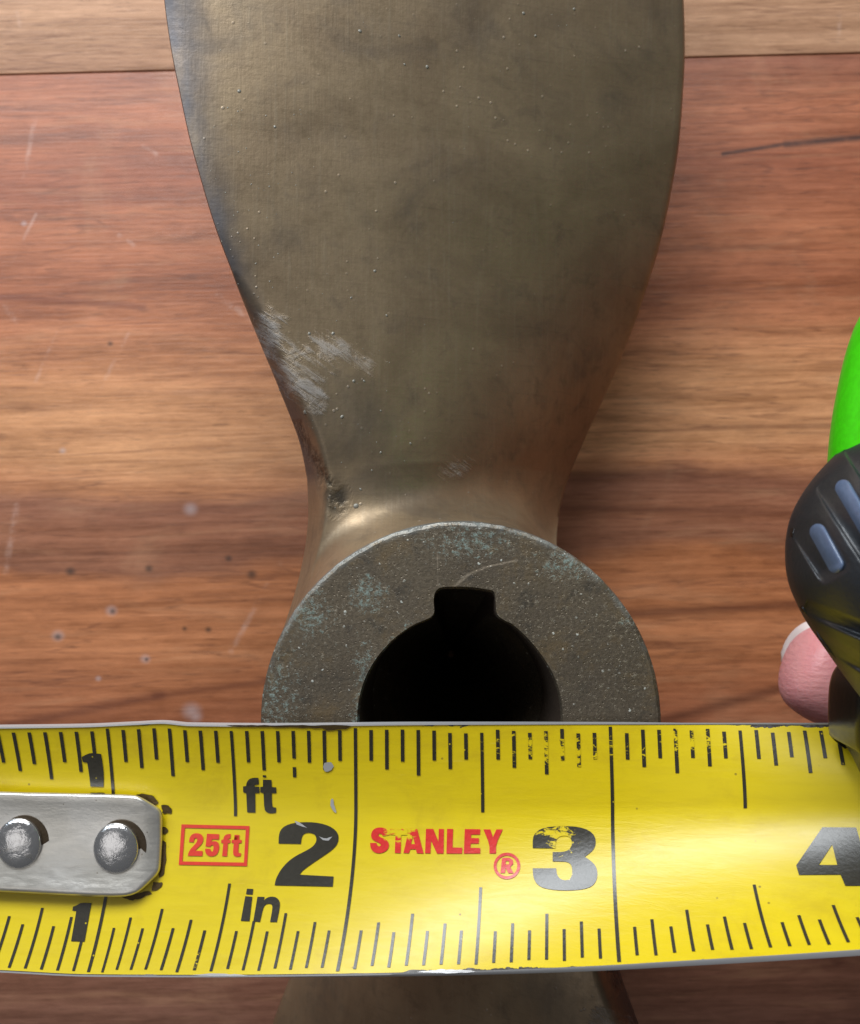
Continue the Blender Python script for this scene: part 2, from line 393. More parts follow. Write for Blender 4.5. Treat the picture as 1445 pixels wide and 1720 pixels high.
BOXINK = ink('orange_red_ink', lin(220, 52, 30), [((9, 9), (.1, .1))])
TIN = simple('bare_tape_steel', lin(186, 184, 184), .34, .35)
BACK = simple('tape_back_steel', lin(120, 112, 60), .4, .5)
CHIP = simple('dark_bared_steel', lin(84, 66, 34), .5, .4, (30, .006))
def hooksteel():
    m = M('brushed_hook_steel')
    n = m.noise(m.scale(m.pos, (14, 60, 14)), 1.0, 4, .6); g = m.noise(m.pos, 70, 4, .7); l = m.noise(m.pos, 4, 3)
    c = m.mix(m.step(l, .3, .7), lin(204, 199, 190), lin(220, 216, 210))
    c = m.mix(m.mul(m.step(m.voro(m.pos, 18), .08, .03), .6), c, lin(120, 100, 80))
    m.set(Base_Color=c, Metallic=.78, Roughness=m.step(n, .3, .7, .28, .40), Normal=m.bump(m.add(m.mul(g, .5), m.mul(n, .4)), .004, .35))
    return m.m
SPECK = simple('pale_lime_scale', lin(138, 134, 124), .4, .3, (60, .004))
HOOK = hooksteel()
def rivetsteel():
    m = M('polished_rivet_steel')
    n = m.noise(m.pos, 22, 4, .65, .6); l = m.noise(m.pos, 60, 3, .6)
    m.set(Base_Color=m.mix(m.step(n, .5, .75), lin(222, 220, 220), lin(206, 202, 198)), Metallic=.92, Roughness=m.step(n, .4, .7, .14, .30), Normal=m.bump(m.add(m.mul(n, 1.0), m.mul(l, .15)), .012, .25))
    return m.m
RIVET = rivetsteel()
HOLE = simple('dark_brown_recess', lin(66, 52, 34), .6, .3, (25, .006))  # plain dark brown for the ring around each rivet
RUBBER = simple('black_rubber', lin(30, 33, 38), .42, 0, (60, .003), 0, .9)
RIB = simple('sheen_painted_rubber', lin(92, 108, 136), .34, 0, (50, .002), 0, .8)  # lighter blue-grey paints the window sheen on the ribs
GLOSSY = simple('black_gloss_plastic', lin(26, 27, 28), .22, 0, (12, .002), 0, .6)
GREEN = simple('lime_green_plastic', lin(70, 226, 10), .34, 0, (40, .001), .2)
STRIPE = simple('dark_yellow_plastic', lin(120, 112, 14), .3, 0, (30, .002))
def skin():
    m = M('skin')
    a = m.noise(m.pos, 5, 4, .6); r = m.noise(m.scale(m.pos, (14, 60, 14), rot=math.radians(-20)), 1.0, 3, .5)
    c = m.mix(m.step(a, .3, .7), lin(220, 140, 142), lin(230, 158, 156))
    m.set(Base_Color=c, Roughness=.42, Normal=m.bump(m.add(m.mul(r, .7), m.mul(m.noise(m.pos, 38, 4, .6), .5)), .012, .5))
    m.b.inputs['Subsurface Weight'].default_value = .25; m.b.inputs['Subsurface Radius'].default_value = (.12, .05, .03); m.b.inputs['Subsurface Scale'].default_value = .5
    return m.m
SKIN = skin()
NAIL = simple('nail', lin(232, 212, 206), .28, 0, None, .3)

# ---------------------------------------------------------------- the table
top = bpy.data.objects.new('tabletop', None); COL.objects.link(top); top['kind'] = 'structure'
top.location = (0, 0, TABLE)
ang = math.radians(1.45)
def plank(y0, y1, mat, zoff):
    bm = bmesh.new()
    L = 15.0
    bmesh.ops.create_cube(bm, size=1)
    for v in bm.verts:
        v.co = Vector((v.co.x * 2 * L, lerp(y0 + .003, y1 - .003, v.co.y + .5), lerp(-1.0, zoff, v.co.z + .5)))
    bmesh.ops.bevel(bm, geom=[e for e in bm.edges if all(v.co.z > -.5 for v in e.verts)], offset=.007, segments=3, affect='EDGES', profile=.5)
    bm.transform(Matrix.Rotation(ang, 4, 'Z'))
    me = bpy.data.meshes.new('plank'); bm.to_mesh(me); bm.free(); me.materials.append(mat)
    me.polygons.foreach_set('use_smooth', [True] * len(me.polygons)); me.set_sharp_from_angle(angle=math.radians(35))
    o = bpy.data.objects.new('plank', me); COL.objects.link(o); o.parent = top
    return o
YS = wp(0, 107)[1]
plank(YS, YS + 3.4, PALE, 0.0)
plank(YS - 6.6, YS, MAIN, -.003)
plank(YS - 11.5, YS - 6.6, OTHER, -.002)
plank(YS + 3.4, YS + 9.5, OTHER, -.001)

# ---------------------------------------------------------------- the propeller
prop = thing('boat_propeller', 'old two-bladed bronze boat propeller with a keyed bore, lying hub-up on the wooden table', 'propeller', (HX, HY, TABLE))
def hub_mesh():
    N = 360
    bx, by = 773, 1206; rb = 169.5
    kw = [(858, 1050.5), (846, 1045), (837, 1039), (832.5, 1031), (831.5, 1012), (831, 1002), (828, 996.5), (820, 994.5), (800, 991), (780, 989.5), (755, 989.5), (742, 990.5), (735, 994), (730.5, 1002), (729, 1014), (731, 1030), (727, 1039), (716, 1044), (699, 1051)]
    a0 = math.atan2(1206 - 1051, 699 - bx); a1 = math.atan2(1206 - 1050.5, 858 - bx) + 2 * math.pi
    d0 = math.hypot(1206 - 1051, 699 - bx) - rb; d1 = math.hypot(1206 - 1050.5, 858 - bx) - rb
    rad = lambda t: rb + d0 * max(0, 1 - t / .10) ** 2 + d1 * max(0, 1 - (1 - t) / .10) ** 2
    arc = [(bx + rad(i / 150) * math.cos(lerp(a0, a1, i / 150)), by - rad(i / 150) * math.sin(lerp(a0, a1, i / 150))) for i in range(1, 150)]
    # radii at the joints differ a hair from the fitted circle: ease in
    inner = [Vector((*p, 0)) for p in kw + arc]
    inner = chaikin(inner, 1, .2)
    inner = [W(p.x, p.y, 0) for p in inner]
    outer = lambda r, z: [Vector((HX + r * math.cos(2 * math.pi * i / N) , HY + r * math.sin(2 * math.pi * i / N), z)) for i in range(N)]
    V, F = [], []
    rings = []
    def add(r): s = len(V); V.extend(r); rings.append((s, len(r))); return s
    cb = 0.008
    ni = len(inner)
    cen = Vector((W(bx, by).x, W(bx, by).y, 0))
    def inset(k, z): return [Vector((cen.x + (p.x - cen.x) * k, cen.y + (p.y - cen.y) * k, z)) for p in inner]
    def jit(r, amp):
        for i, v in enumerate(r):
            a = 2 * math.pi * i / len(r)
            k = amp * (math.sin(a * 23 + 1) + math.sin(a * 57) * .7 + math.sin(a * 101 + 2) * .5 + random.uniform(-.8, .8))
            v.x += math.cos(a) * k; v.y += math.sin(a) * k
        return r
    o0 = add(jit(outer(R_HUB - .016, 0), .0016)); o1 = add(jit(outer(R_HUB - .004, -.007), .0012)); o2 = add(outer(R_HUB, -.022)); o3 = add(outer(R_HUB, -1.0)); o4 = add(outer(R_HUB, TABLE + .03)); o5 = add(outer(R_HUB - .03, TABLE + .002))
    i0 = add(inset(1.02, 0)); i1 = add(inset(1.0, -.016)); i2 = add(inset(.93, -.5)); i3 = add(inset(.04, TABLE + .002))  # bore narrows almost shut so its bottom stays dark
    def band(a, b, n):
        for k in range(n): F.append((a + k, a + (k + 1) % n, b + (k + 1) % n, b + k))
    for a, b in ((o0, o1), (o1, o2), (o2, o3), (o3, o4), (o4, o5)): band(a, b, N)
    for a, b in ((i1, i0), (i2, i1), (i3, i2)): band(a, b, ni)
    for oo, ii in ((o0, i0), (o5, i3)):
        tri = geometry.tessellate_polygon([[V[oo + k] for k in range(N)], [V[ii + k] for k in range(ni)]])
        idx = [oo + k for k in range(N)] + [ii + k for k in range(ni)]
        F.extend([tuple(idx[q] for q in t) for t in tri])
    return V, F
V, F = hub_mesh()
hub = obj('hub', V, F, FACE, prop, 30)
hub.data.materials.append(simple('shade_darkened_bore', lin(64, 52, 42), .6, .2, (40, .004)))  # bore walls coloured darker to stand for the shade inside
for pl in hub.data.polygons:
    c_ = pl.center
    if abs(pl.normal.z) > .98: pl.use_smooth = False
    if abs(pl.normal.z) < .2 and math.hypot(c_.x, c_.y) < .62: pl.material_index = 1

def blade_mesh():
    # outline of the blade in the photo, root first; rows below t = 0.4 are the fillet onto the hub
    Lp = [(520, 803), (505, 742), (470, 652), (420, 532), (388, 450), (360, 372), (336, 292), (318, 225), (302, 150), (289, 85), (277, 0), (268, -100), (268, -220), (285, -380), (340, -560), (430, -700), (530, -790), (640, -830)]
    Rp = [(951, 800), (978, 738), (1016, 655), (1064, 540), (1088, 470), (1110, 392), (1127, 310), (1138, 240), (1145, 150), (1148, 80), (1146, 0), (1138, -100), (1118, -220), (1070, -380), (990, -560), (890, -700), (790, -790), (700, -830)]
    n = len(Lp)
    zl = curve([(0, -.30), (1, -.24), (3, -.16), (6, -.14), (10, -.18), (14, -.28), (17, -.5)])
    zr = curve([(0, -1.5), (2, -1.42), (4, -1.25), (7, -1.05), (10, -.9), (14, -.75), (17, -.6)])
    prof = curve([(0, 0), (1, .14), (2, .38), (4, .76), (7, 1.0)])          # how straight the chord is, root -> tip
    th = curve([(0, .42), (3, .30), (6, .22), (10, .17), (17, .1)])
    lx = curve([(i, p[0]) for i, p in enumerate(Lp)]); ly = curve([(i, p[1]) for i, p in enumerate(Lp)])
    rx = curve([(i, p[0]) for i, p in enumerate(Rp)]); ry = curve([(i, p[1]) for i, p in enumerate(Rp)])
    NS = 90
    def s_of(k): return k / NS
    def top_at(i, s):
        px = lerp(lx(i), rx(i), s); py = lerp(ly(i), ry(i), s)
        b = prof(min(7, i))
        curved = .16 * s + .84 * s ** 3.0              # shallow left part, then the fall to the right
        straight = s * .85 + .15 * s * s
        z = lerp(zl(i), zr(i), lerp(curved, straight, b))
        edge = max(0, 1 - s / lerp(.085, .03, min(1, i / 5)))
        z -= edge ** 1.6 * lerp(.34, .008, min(1, i / 4.0))                      # thick leading edge near the root
        z += .05 * math.sin(math.pi * s) * min(1, i / 6)
        return px, py, z
    rows = []
    NF = 44
    rc = R_HUB - .004
    cl = [(0, 455, 1135), (.2, 474, 1070), (.4, 494, 1008), (.58, 508, 955), (.74, 517, 905), (.88, 521, 853), (1, 520, 803)]
    cr = [(0, 932, 934), (.2, 930.5, 922), (.4, 930, 906), (.58, 931, 888), (.74, 934, 864), (.88, 941, 833), (1, 951, 800)]
    clx, cly = curve([(q, x) for q, x, y in cl]), curve([(q, y) for q, x, y in cl])
    crx, cry = curve([(q, x) for q, x, y in cr]), curve([(q, y) for q, x, y in cr])
    def P2(v): k = FPX / (D - v.z); return v.x * k + PW / 2, PH / 2 - v.y * k
    # fillet rows: from the hub rim (j = 0) to the root line (j = NF)
    for j in range(NF):
        q = j / NF
        row = []
        for k in range(NS + 1):
            s = s_of(k)
            a = math.radians(lerp(164, 60, s))
            z0 = -.026 - .45 * (1 - smooth(0, .34, s)) ** 1.5 - .6 * smooth(.84, 1.0, s)
            P0 = P2(Vector((HX + rc * math.cos(a), HY + rc * math.sin(a), z0)))
            px, py, z1 = top_at(0, s); py -= 26 * math.sin(math.pi * s)
            x, y = lerp(P0[0], px, q), lerp(P0[1], py, q)
            xl, yl, _ = top_at(0, 0); xr, yr, _ = top_at(0, 1)
            A = P2(Vector((HX + rc * math.cos(math.radians(164)), HY + rc * math.sin(math.radians(164)), -.476)))
            B = P2(Vector((HX + rc * math.cos(math.radians(60)), HY + rc * math.sin(math.radians(60)), -.626)))
            fl = (1 - s) ** 2.2; fr = s ** 2.2
            x += (clx(q) - lerp(A[0], xl, q)) * fl + (crx(q) - lerp(B[0], xr, q)) * fr
            y += (cly(q) - lerp(A[1], yl, q)) * fl + (cry(q) - lerp(B[1], yr, q)) * fr
            z = z0 + (z1 - z0) * (1 - (1 - q) ** 1.8)
            row.append(W(x, y, z))
        rows.append(row)
    RN = 150
    for j in range(RN + 1):
        i = (n - 1) * j / RN
        row = []
        fall = max(0, 1 - i / 1.6)
        for k in range(NS + 1):
            px, py, z = top_at(i, s_of(k))
            row.append(W(px, py - 26 * math.sin(math.pi * s_of(k)) * fall ** 2, z))
        rows.append(row)
    for _ in range(140):                             # ease the fillet into the blade
        new = {}
        for j in range(NF - 34, NF + 44):
            wgt = .5 * min(1, (j - NF + 35) / 20, (NF + 44 - j) / 16)
            new[j] = [P.lerp((A + B) / 2, wgt) for P, A, B in zip(rows[j], rows[j - 1], rows[j + 1])]
        for j, r in new.items():
            for P, Q in zip(rows[j], r): P.z = Q.z
    V, F = [], []
    nr = len(rows); K = NS + 1
    # one closed section per row: top left->right, rounded right edge, under side right->left, rounded left edge
    for j, row in enumerate(rows):
        i = max(0, (j - NF)) * (n - 1) / RN
        t = th(i) if j >= NF else lerp(.5, th(0), j / NF)
        et = lerp(.075, .05, min(1, i / 6))
        for P in row: V.append(P)
        low = []
        for k in range(K):
            s = s_of(k)
            d = et + (t - et) * (4 * s * (1 - s)) ** .6
            P = row[k]
            low.append(Vector((P.x, P.y, P.z - d)))
        l, r = row[0], row[-1]
        axis = (r - l).normalized()
        V.append(r + Vector((axis.x * et * .25, 0, -et * .35))); V.append(r + Vector((axis.x * et * .2, 0, -et * .75)))
        for P in reversed(low): V.append(P)
        V.append(l + Vector((-axis.x * et * .08, 0, -et * .8))); V.append(l + Vector((-axis.x * et * .12, 0, -et * .3)))
    per = 2 * K + 4
    for j in range(nr - 1):
        for k in range(per):
            F.append((j * per + k, j * per + (k + 1) % per, (j + 1) * per + (k + 1) % per, (j + 1) * per + k))
    F.append(tuple(range(per))); F.append(tuple((nr - 1) * per + k for k in range(per)))
    return V, F
V, F = blade_mesh()
b1 = obj('blade', V, F, BLADE, prop, 50)
def zone_attr(me):
    t2 = me.color_attributes.new('edge_band', 'FLOAT_COLOR', 'POINT')
    edge = curve([(0, 277), (85, 289), (225, 318), (372, 360), (532, 420), (652, 470), (742, 505), (803, 520), (900, 518)])
    at = me.color_attributes.new('zones', 'FLOAT_COLOR', 'POINT')
    def blob(x, y, cx, cy, rx, ry): return smooth(1, 0, 1 - (1 - math.hypot((x - cx) / rx, (y - cy) / ry))) if math.hypot((x - cx) / rx, (y - cy) / ry) < 1 else 0.0
    def seg(x, y, a, b, wd):
        dx, dy = b[0] - a[0], b[1] - a[1]; h = max(0, min(1, ((x - a[0]) * dx + (y - a[1]) * dy) / (dx * dx + dy * dy)))
        return max(0.0, 1 - math.hypot(x - a[0] - dx * h, y - a[1] - dy * h) / wd)
    for i, v in enumerate(me.vertices):
        z = v.co.z + TABLE; k = FPX / (D - z); x = (v.co.x + HX) * k + PW / 2; y = PH / 2 - (v.co.y + HY) * k
        f = lambda cx, cy, rx, ry: max(0.0, 1 - math.hypot((x - cx) / rx, (y - cy) / ry))
        p = max(f(450, 565, 50, 75), f(505, 620, 75, 80), f(530, 670, 40, 45), .8 * f(555, 590, 70, 60), .5 * f(620, 610, 50, 65), .75 * f(770, 790, 50, 40), .3 * f(600, 840, 70, 30))
        e = max(seg(x, y, (330, 250), (420, 480), 50), seg(x, y, (420, 480), (470, 620), 40), seg(x, y, (500, 700), (580, 850), 12))
        c = max(f(566, 838, 26, 34), seg(x, y, (500, 712), (560, 828), 9))
        dd = x - edge(max(0, min(900, y))); q = smooth(lerp(95, 26, smooth(0, 760, y)), 4, dd) * smooth(860, 760, y)
        t2.data[i].color = (q, q, q, 1)
        at.data[i].color = (min(1, 1.6 * p), min(1, 1.3 * e), min(1, 1.8 * c), 1)
zone_attr(b1.data)
def specks():
    # beads of lime scale and paint on the blade, each a tiny low dome
    from mathutils.bvhtree import BVHTree
    off = Vector((HX, HY, TABLE))
    bv = BVHTree.FromPolygons([v.co + off for v in b1.data.vertices], [tuple(p.vertices) for p in b1.data.polygons])
    spots = [(605, 52, 5), (402, 153, 5), (718, 112, 5), (462, 213, 4), (671, 60, 4), (680, 108, 3.5), (512, 693, 6), (595, 640, 4), (612, 640, 4), (560, 560, 4),
             (598, 850, 7), (470, 655, 4), (650, 530, 3.5), (630, 455, 3.5), (590, 500, 3), (965, 15, 4), (900, 60, 3.5), (880, 22, 4), (520, 560, 4), (575, 700, 4), (640, 690, 3), (690, 745, 4), (606, 822, 4), (625, 790, 3), (640, 760, 3)]
    rnd = random.Random(5)
    for _ in range(60): spots.append((rnd.gauss(400, 45) , rnd.uniform(180, 560), rnd.uniform(.9, 2.0)))
    for _ in range(40): spots.append((rnd.uniform(480, 800), rnd.uniform(480, 860), rnd.uniform(.8, 1.7)))
    for _ in range(40): spots.append((rnd.uniform(330, 1080), rnd.uniform(10, 500), rnd.uniform(.7, 1.4)))
    V, F = [], []
    for x, y, r in spots:
        o = Vector((0, 0, D)); d = (W(x, y, -.5) - o).normalized()
        h, n, i, t = bv.ray_cast(o, d)
        if h is None: continue
        if n.z < 0: n = -n
        r = .72 * r * (D - h.z) / FPX; a = n.orthogonal().normalized(); c = n.cross(a); b = len(V); el = rnd.uniform(.7, 1.4); th = rnd.uniform(0, 6)
        for ring, (k, hh) in enumerate(((1, -.1), (.75, .35), (.35, .55))):
            for q in range(8):
                g = q * math.pi / 4 + th
                V.append(h + (a * math.cos(g) * el + c * math.sin(g)) * r * k * rnd.uniform(.85, 1.15) + n * r * hh * .6)
        for ring in range(2):
            for q in range(8): F.append((b + ring*8 + q, b + ring*8 + (q+1) % 8, b + ring*8 + 8 + (q+1) % 8, b + ring*8 + 8 + q))
        F.append(tuple(b + 16 + q for q in range(8)))
    obj('scale_specks', V, F, SPECK, b1, 0)['kind'] = 'stuff'
specks()
b2 = b1.copy(); COL.objects.link(b2); b2.parent = prop; b2.rotation_euler = (0, 0, math.pi)

# ---------------------------------------------------------------- the tape measure: blade surface
XT = curve([(-.1, -288), (0, -245), (.5, -32), (1, 180), (1.5, 388), (2, 597), (2.5, 809), (3, 1025), (3.5, 1242), (4, 1457), (4.5, 1670)])
XM = curve([(-.1, -245), (0, -205), (.5, -7), (1, 192), (1.5, 396), (2, 598), (2.5, 811), (3, 1029), (3.5, 1252), (4, 1482), (4.5, 1715)])
XB = curve([(-.1, -318), (0, -275), (.5, -68), (.75, 40), (1, 147), (1.125, 193), (1.25, 241), (1.375, 295), (1.5, 352), (1.75, 459), (2, 566), (2.5, 799), (3, 1041), (3.5, 1300), (4, 1568), (4.5, 1845)])
YT = curve([(-300, 1225), (0, 1222), (140, 1220), (230, 1216), (272, 1214), (320, 1218), (450, 1219), (700, 1216.5), (1000, 1215.5), (1440, 1217), (1900, 1218)])
YB = curve([(-300, 1622), (0, 1632), (150, 1639), (320, 1640), (570, 1638), (760, 1634), (1000, 1625), (1120, 1618), (1440, 1598), (1900, 1560)])
ZM = curve([(0, -.10), (1, -.03), (1.6, .03), (2, .04), (3, .06), (3.5, .14), (4, .27), (4.5, .4)])
ZT = curve([(0, -.02), (1, .03), (1.6, .09), (2, .09), (3, .06), (3.5, .07), (4, .11), (4.5, .2)])
ZB = curve([(0, .03), (1, .11), (1.5, .17), (2, .25), (2.5, .35), (3, .46), (3.5, .59), (4, .74), (4.5, .9)])
VM = .34
def tx(u, v):
    if v < VM: return XM(u) + (XT(u) - XM(u)) * ((VM - v) / VM) ** 1.35
    return XM(u) + (XB(u) - XM(u)) * ((v - VM) / (1 - VM)) ** 1.8
def tz(u, v):
    if v < VM: return ZM(u) + (ZT(u) - ZM(u)) * ((VM - v) / VM) ** 1.8
    return ZM(u) + (ZB(u) - ZM(u)) * ((v - VM) / (1 - VM)) ** 1.5
def tp(u, v):
    x = tx(u, v); a, b = YT(x), YB(x)
    return x, a + v * (b - a)
def tsurf(u, v, off=0.0):
    x, y = tp(u, v); P = W(x, y, tz(u, v))
    if off:
        e = .01
        A = W(*tp(u + e, v), tz(u + e, v)) - W(*tp(u - e, v), tz(u - e, v))
        B = W(*tp(u, v + e), tz(u, v + e)) - W(*tp(u, v - e), tz(u, v - e))
        nn = A.cross(B).normalized()
        if nn.z < 0: nn = -nn
        P = P + nn * off
    return P
def tinv(px, py):
    v = (py - YT(px)) / (YB(px) - YT(px)); lo, hi = -.2, 4.6
    for _ in range(36):
        mid = (lo + hi) / 2
        if tx(mid, v) < px: lo = mid
        else: hi = mid
    return (lo + hi) / 2, v

tape = thing('tape_measure', 'yellow tape measure pulled across the propeller hub, its black and green case at the right', 'tape measure', W(1750, 1400, TABLE + 1.2))
NU, NV = 220, 64
V, UV, F = [], [], []
def ease_v(j): return j / NV
U1 = 4.12
for side in (0, 1):
    for i in range(NU + 1):
        u = U1 * i / NU
        for j in range(NV + 1):
            V.append(tsurf(u, ease_v(j), -.012 * side)); UV.append((u, ease_v(j)))
S = (NU + 1) * (NV + 1)
ix = lambda s, i, j: s * S + i * (NV + 1) + j
for i in range(NU):
    for j in range(NV):
        F.append((ix(0, i, j), ix(0, i + 1, j), ix(0, i + 1, j + 1), ix(0, i, j + 1)))
        F.append((ix(1, i, j), ix(1, i, j + 1), ix(1, i + 1, j + 1), ix(1, i + 1, j)))
    for j in (0, NV):
        F.append((ix(0, i, j), ix(0, i + 1, j), ix(1, i + 1, j), ix(1, i, j)))
for j in range(NV):
    for i in (0, NU):
        F.append((ix(0, i, j), ix(0, i, j + 1), ix(1, i, j + 1), ix(1, i, j)))
blade = obj('tape_blade', V, F, TAPE, tape, 40, UV)
# bare steel shows as a thin bright line along the two cut edges
for vv in (0.0, 1.0):
    V, F = [], []
    n = 240
    for i in range(n + 1):
        u = U1 * i / n
        A = tsurf(u, vv, .0035); Bq = tsurf(u, vv, -.014)
        sgn = .004 if vv == 0 else -.004
        d = Vector((0, sgn, 0))
        V += [A - d * .6, A + d, Bq + d, Bq - d * .6]
    for i in range(n):
        for k in range(4):
            F.append((4*i + k, 4*i + (k + 1) % 4, 4*i + 4 + (k + 1) % 4, 4*i + 4 + k))
    F += [(0, 1, 2, 3), tuple(4 * n + k for k in (3, 2, 1, 0))]
    obj('steel_edge', V, F, TIN, blade, 50)

# ---------------------------------------------------------------- print on the blade
def strip(V, F, u, v0, v1, hw, off=.003):
    n = max(2, int(abs(v1 - v0) / .03)); b = len(V)
    for i in range(n + 1):
        v = lerp(v0, v1, i / n)
        V.append(tsurf(u - hw, v, off)); V.append(tsurf(u + hw, v, off))
    for i in range(n): F.append((b + 2*i, b + 2*i + 1, b + 2*i + 3, b + 2*i + 2))
V, F = [], []
for k in range(1, 66):
    u = k / 16
    if k % 16 == 0:
        strip(V, F, u, .012, .985, .0066); continue
    lv = 3 if k % 8 == 0 else 2 if k % 4 == 0 else 1 if k % 2 == 0 else 0
    jit = random.uniform(-.004, .004)
    t0 = .020 + (random.uniform(0, .02) if u > 2.2 else 0)
    t1 = (.145, .178, .208, .357)[lv] + jit
    if k in (15,): t1 = .2
    if k in (26, 28):                             # chipped through near the end
        strip(V, F, u, t0, t1 + .0 if k == 26 else .13, .0072); strip(V, F, u, .197 if k == 26 else .165, .205, .0072)
    else:
        strip(V, F, u, t0, t1, .0072 if lv < 3 else .0064)
    f = max(0.0, min(1.0, (u - 1) / 2.5))
    b0 = lerp((.805, .768, .73, .62)[lv], (.855, .825, .79, .69)[lv], f) + random.uniform(-.004, .004)
    if k == 15: b0 = .78
    strip(V, F, u, b0, lerp(.987, .965, f) - random.uniform(0, .012), .0056)
obj('scale_marks', V, F, BLACKINK, blade, -1)['kind'] = 'stuff'

def glyphs(name, polys, mat, org, k, parent=blade, off=.0034, smooth_n=1):
    """polys: list of letters, each a list of loops (outline + holes) in pixels of an enlarged view of the photo"""
    bm = bmesh.new()
    for loops in polys:
        L = []
        for lp in loops:
            q = [Vector((org[0] + x * k, org[1] + y * k, 0)) for x, y in lp]
            q = chaikin(q, smooth_n, .62)
            L.append(q)
        tri = geometry.tessellate_polygon(L)
        vs = [bm.verts.new(p) for l in L for p in l]
        for t in tri:
            try: bm.faces.new([vs[i] for i in t])
            except ValueError: pass
    for _ in range(4):
        e = [e for e in bm.edges if e.calc_length() > 13]
        if not e: break
        bmesh.ops.subdivide_edges(bm, edges=e, cuts=1)
        bmesh.ops.triangulate(bm, faces=bm.faces[:])
    for v in bm.verts:
        u, vv = tinv(v.co.x, v.co.y); v.co = tsurf(u, vv, off)
    off_ = wpos(parent)
    for v in bm.verts: v.co -= off_
    for f in bm.faces:
        f.normal_update()
        if f.normal.z < 0: f.normal_flip()
        f.smooth = True
    me = bpy.data.meshes.new(name); bm.to_mesh(me); bm.free(); me.materials.append(mat)
    o = bpy.data.objects.new(name, me); COL.objects.link(o); o.parent = parent
    return o
two = [(105,328),(108,250),(125,195),(170,155),(250,128),(350,120),(450,122),(550,140),(630,175),(680,225),(690,285),(670,345),(620,395),(540,450),(450,510),(380,560),(330,600),(312,632),(640,650),(632,748),(68,735),(75,690),(95,640),(130,580),(190,510),(270,450),(360,405),(430,365),(465,325),(475,285),(462,245),(430,228),(385,222),(345,238),(328,275),(322,332)]
three = [(1015,188),(1015,130),(1030,100),(1060,78),(1110,65),(1200,60),(1280,66),(1340,85),(1375,120),(1380,165),(1365,200),(1335,225),(1315,240),(1345,258),(1378,290),(1390,330),(1385,375),(1360,410),(1310,428),(1230,435),(1150,433),(1080,422),(1040,400),(1018,360),(1015,306),(1150,306),(1155,345),(1175,370),(1210,378),(1238,362),(1245,320),(1238,285),(1215,268),(1170,266),(1130,266),(1130,212),(1190,212),(1225,200),(1242,170),(1240,140),(1222,120),(1190,116),(1162,126),(1148,150),(1146,190)]
four = [[(585,255),(945,258),(987,400),(1050,650),(1130,655),(1150,765),(1075,765),(1105,885),(830,885),(780,765),(335,768),(305,665)], [(690,440),(745,662),(548,660)]]
one_a = [(525,548),(620,500),(680,490),(760,500),(815,505),(835,620),(858,820),(852,1005),(655,1000),(635,820),(605,635),(540,628),(528,590)]
one_b = [(510,238),(670,245),(620,520),(565,828),(360,822),(440,365),(380,358),(390,300),(450,278)]
glyphs('numeral', [[two]], BLACKINK, (450, 1360), .173)
glyphs('numeral', [[three]], BLACKINK, (600, 1370), .2907)
glyphs('numeral', [four], BLACKINK, (1290, 1350), .157, smooth_n=0)
glyphs('numeral', [[one_a]], BLACKINK, (80, 1210), .1107)
glyphs('numeral', [[one_b]], BLACKINK, (80, 1490), .1107)
ft = [[[(920,102),(925,170),(880,178),(872,195),(930,198),(932,265),(885,265),(888,475),(800,472),(790,265),(758,258),(755,195),(788,190),(795,150),(820,115),(865,102)]],
      [[(968,122),(1060,125),(1063,202),(1110,205),(1112,265),(1062,265),(1066,400),(1080,420),(1110,422),(1108,475),(1060,485),(1010,475),(982,440),(975,265),(940,258),(940,200),(968,198)]]]
inn = [[[(798,1292),(865,1295),(857,1355),(787,1350)]], [[(780,1372),(855,1378),(825,1640),(732,1636)]],
       [[(910,1378),(985,1380),(978,1418),(1010,1388),(1060,1375),(1115,1385),(1150,1430),(1150,1490),(1118,1650),(1045,1648),(1072,1500),(1065,1462),(1030,1450),(990,1465),(968,1510),(938,1648),(865,1642)]]]
glyphs('unit_lettering', ft, BLACKINK, (290, 1290), .157)
glyphs('unit_lettering', inn, BLACKINK, (290, 1290), .157)
box = [[(98,602),(825,620),(798,1050),(68,1036)], [(135,640),(785,655),(765,1012),(108,1000)]]
len_ = [[[(178,790),(185,740),(215,705),(262,695),(310,708),(332,745),(328,790),(300,830),(262,862),(245,885),(325,888),(322,942),(165,940),(172,905),(195,865),(235,825),(262,790),(268,765),(258,750),(240,752),(230,775),(228,795)]],
        [[(370,703),(502,708),(498,765),(425,762),(420,790),(445,780),(485,790),(502,825),(498,880),(475,930),(420,950),(372,935),(350,895),(352,862),(408,866),(412,890),(428,895),(438,880),(442,840),(432,825),(415,828),(408,842),(355,838)]],
        [[(625,705),(622,752),(600,755),(597,768),(622,770),(618,803),(595,803),(585,945),(532,943),(545,803),(522,800),(524,768),(545,765),(552,730),(580,708)]],
        [[(665,715),(718,716),(714,768),(742,770),(740,803),(712,803),(705,895),(712,910),(735,910),(730,945),(690,950),(660,940),(648,915),(655,803),(632,800),(636,768),(660,768)]]]
glyphs('lettering_frame', [box], BOXINK, (290, 1290), .157, smooth_n=0)
glyphs('length_lettering', len_, BOXINK, (290, 1290), .157)
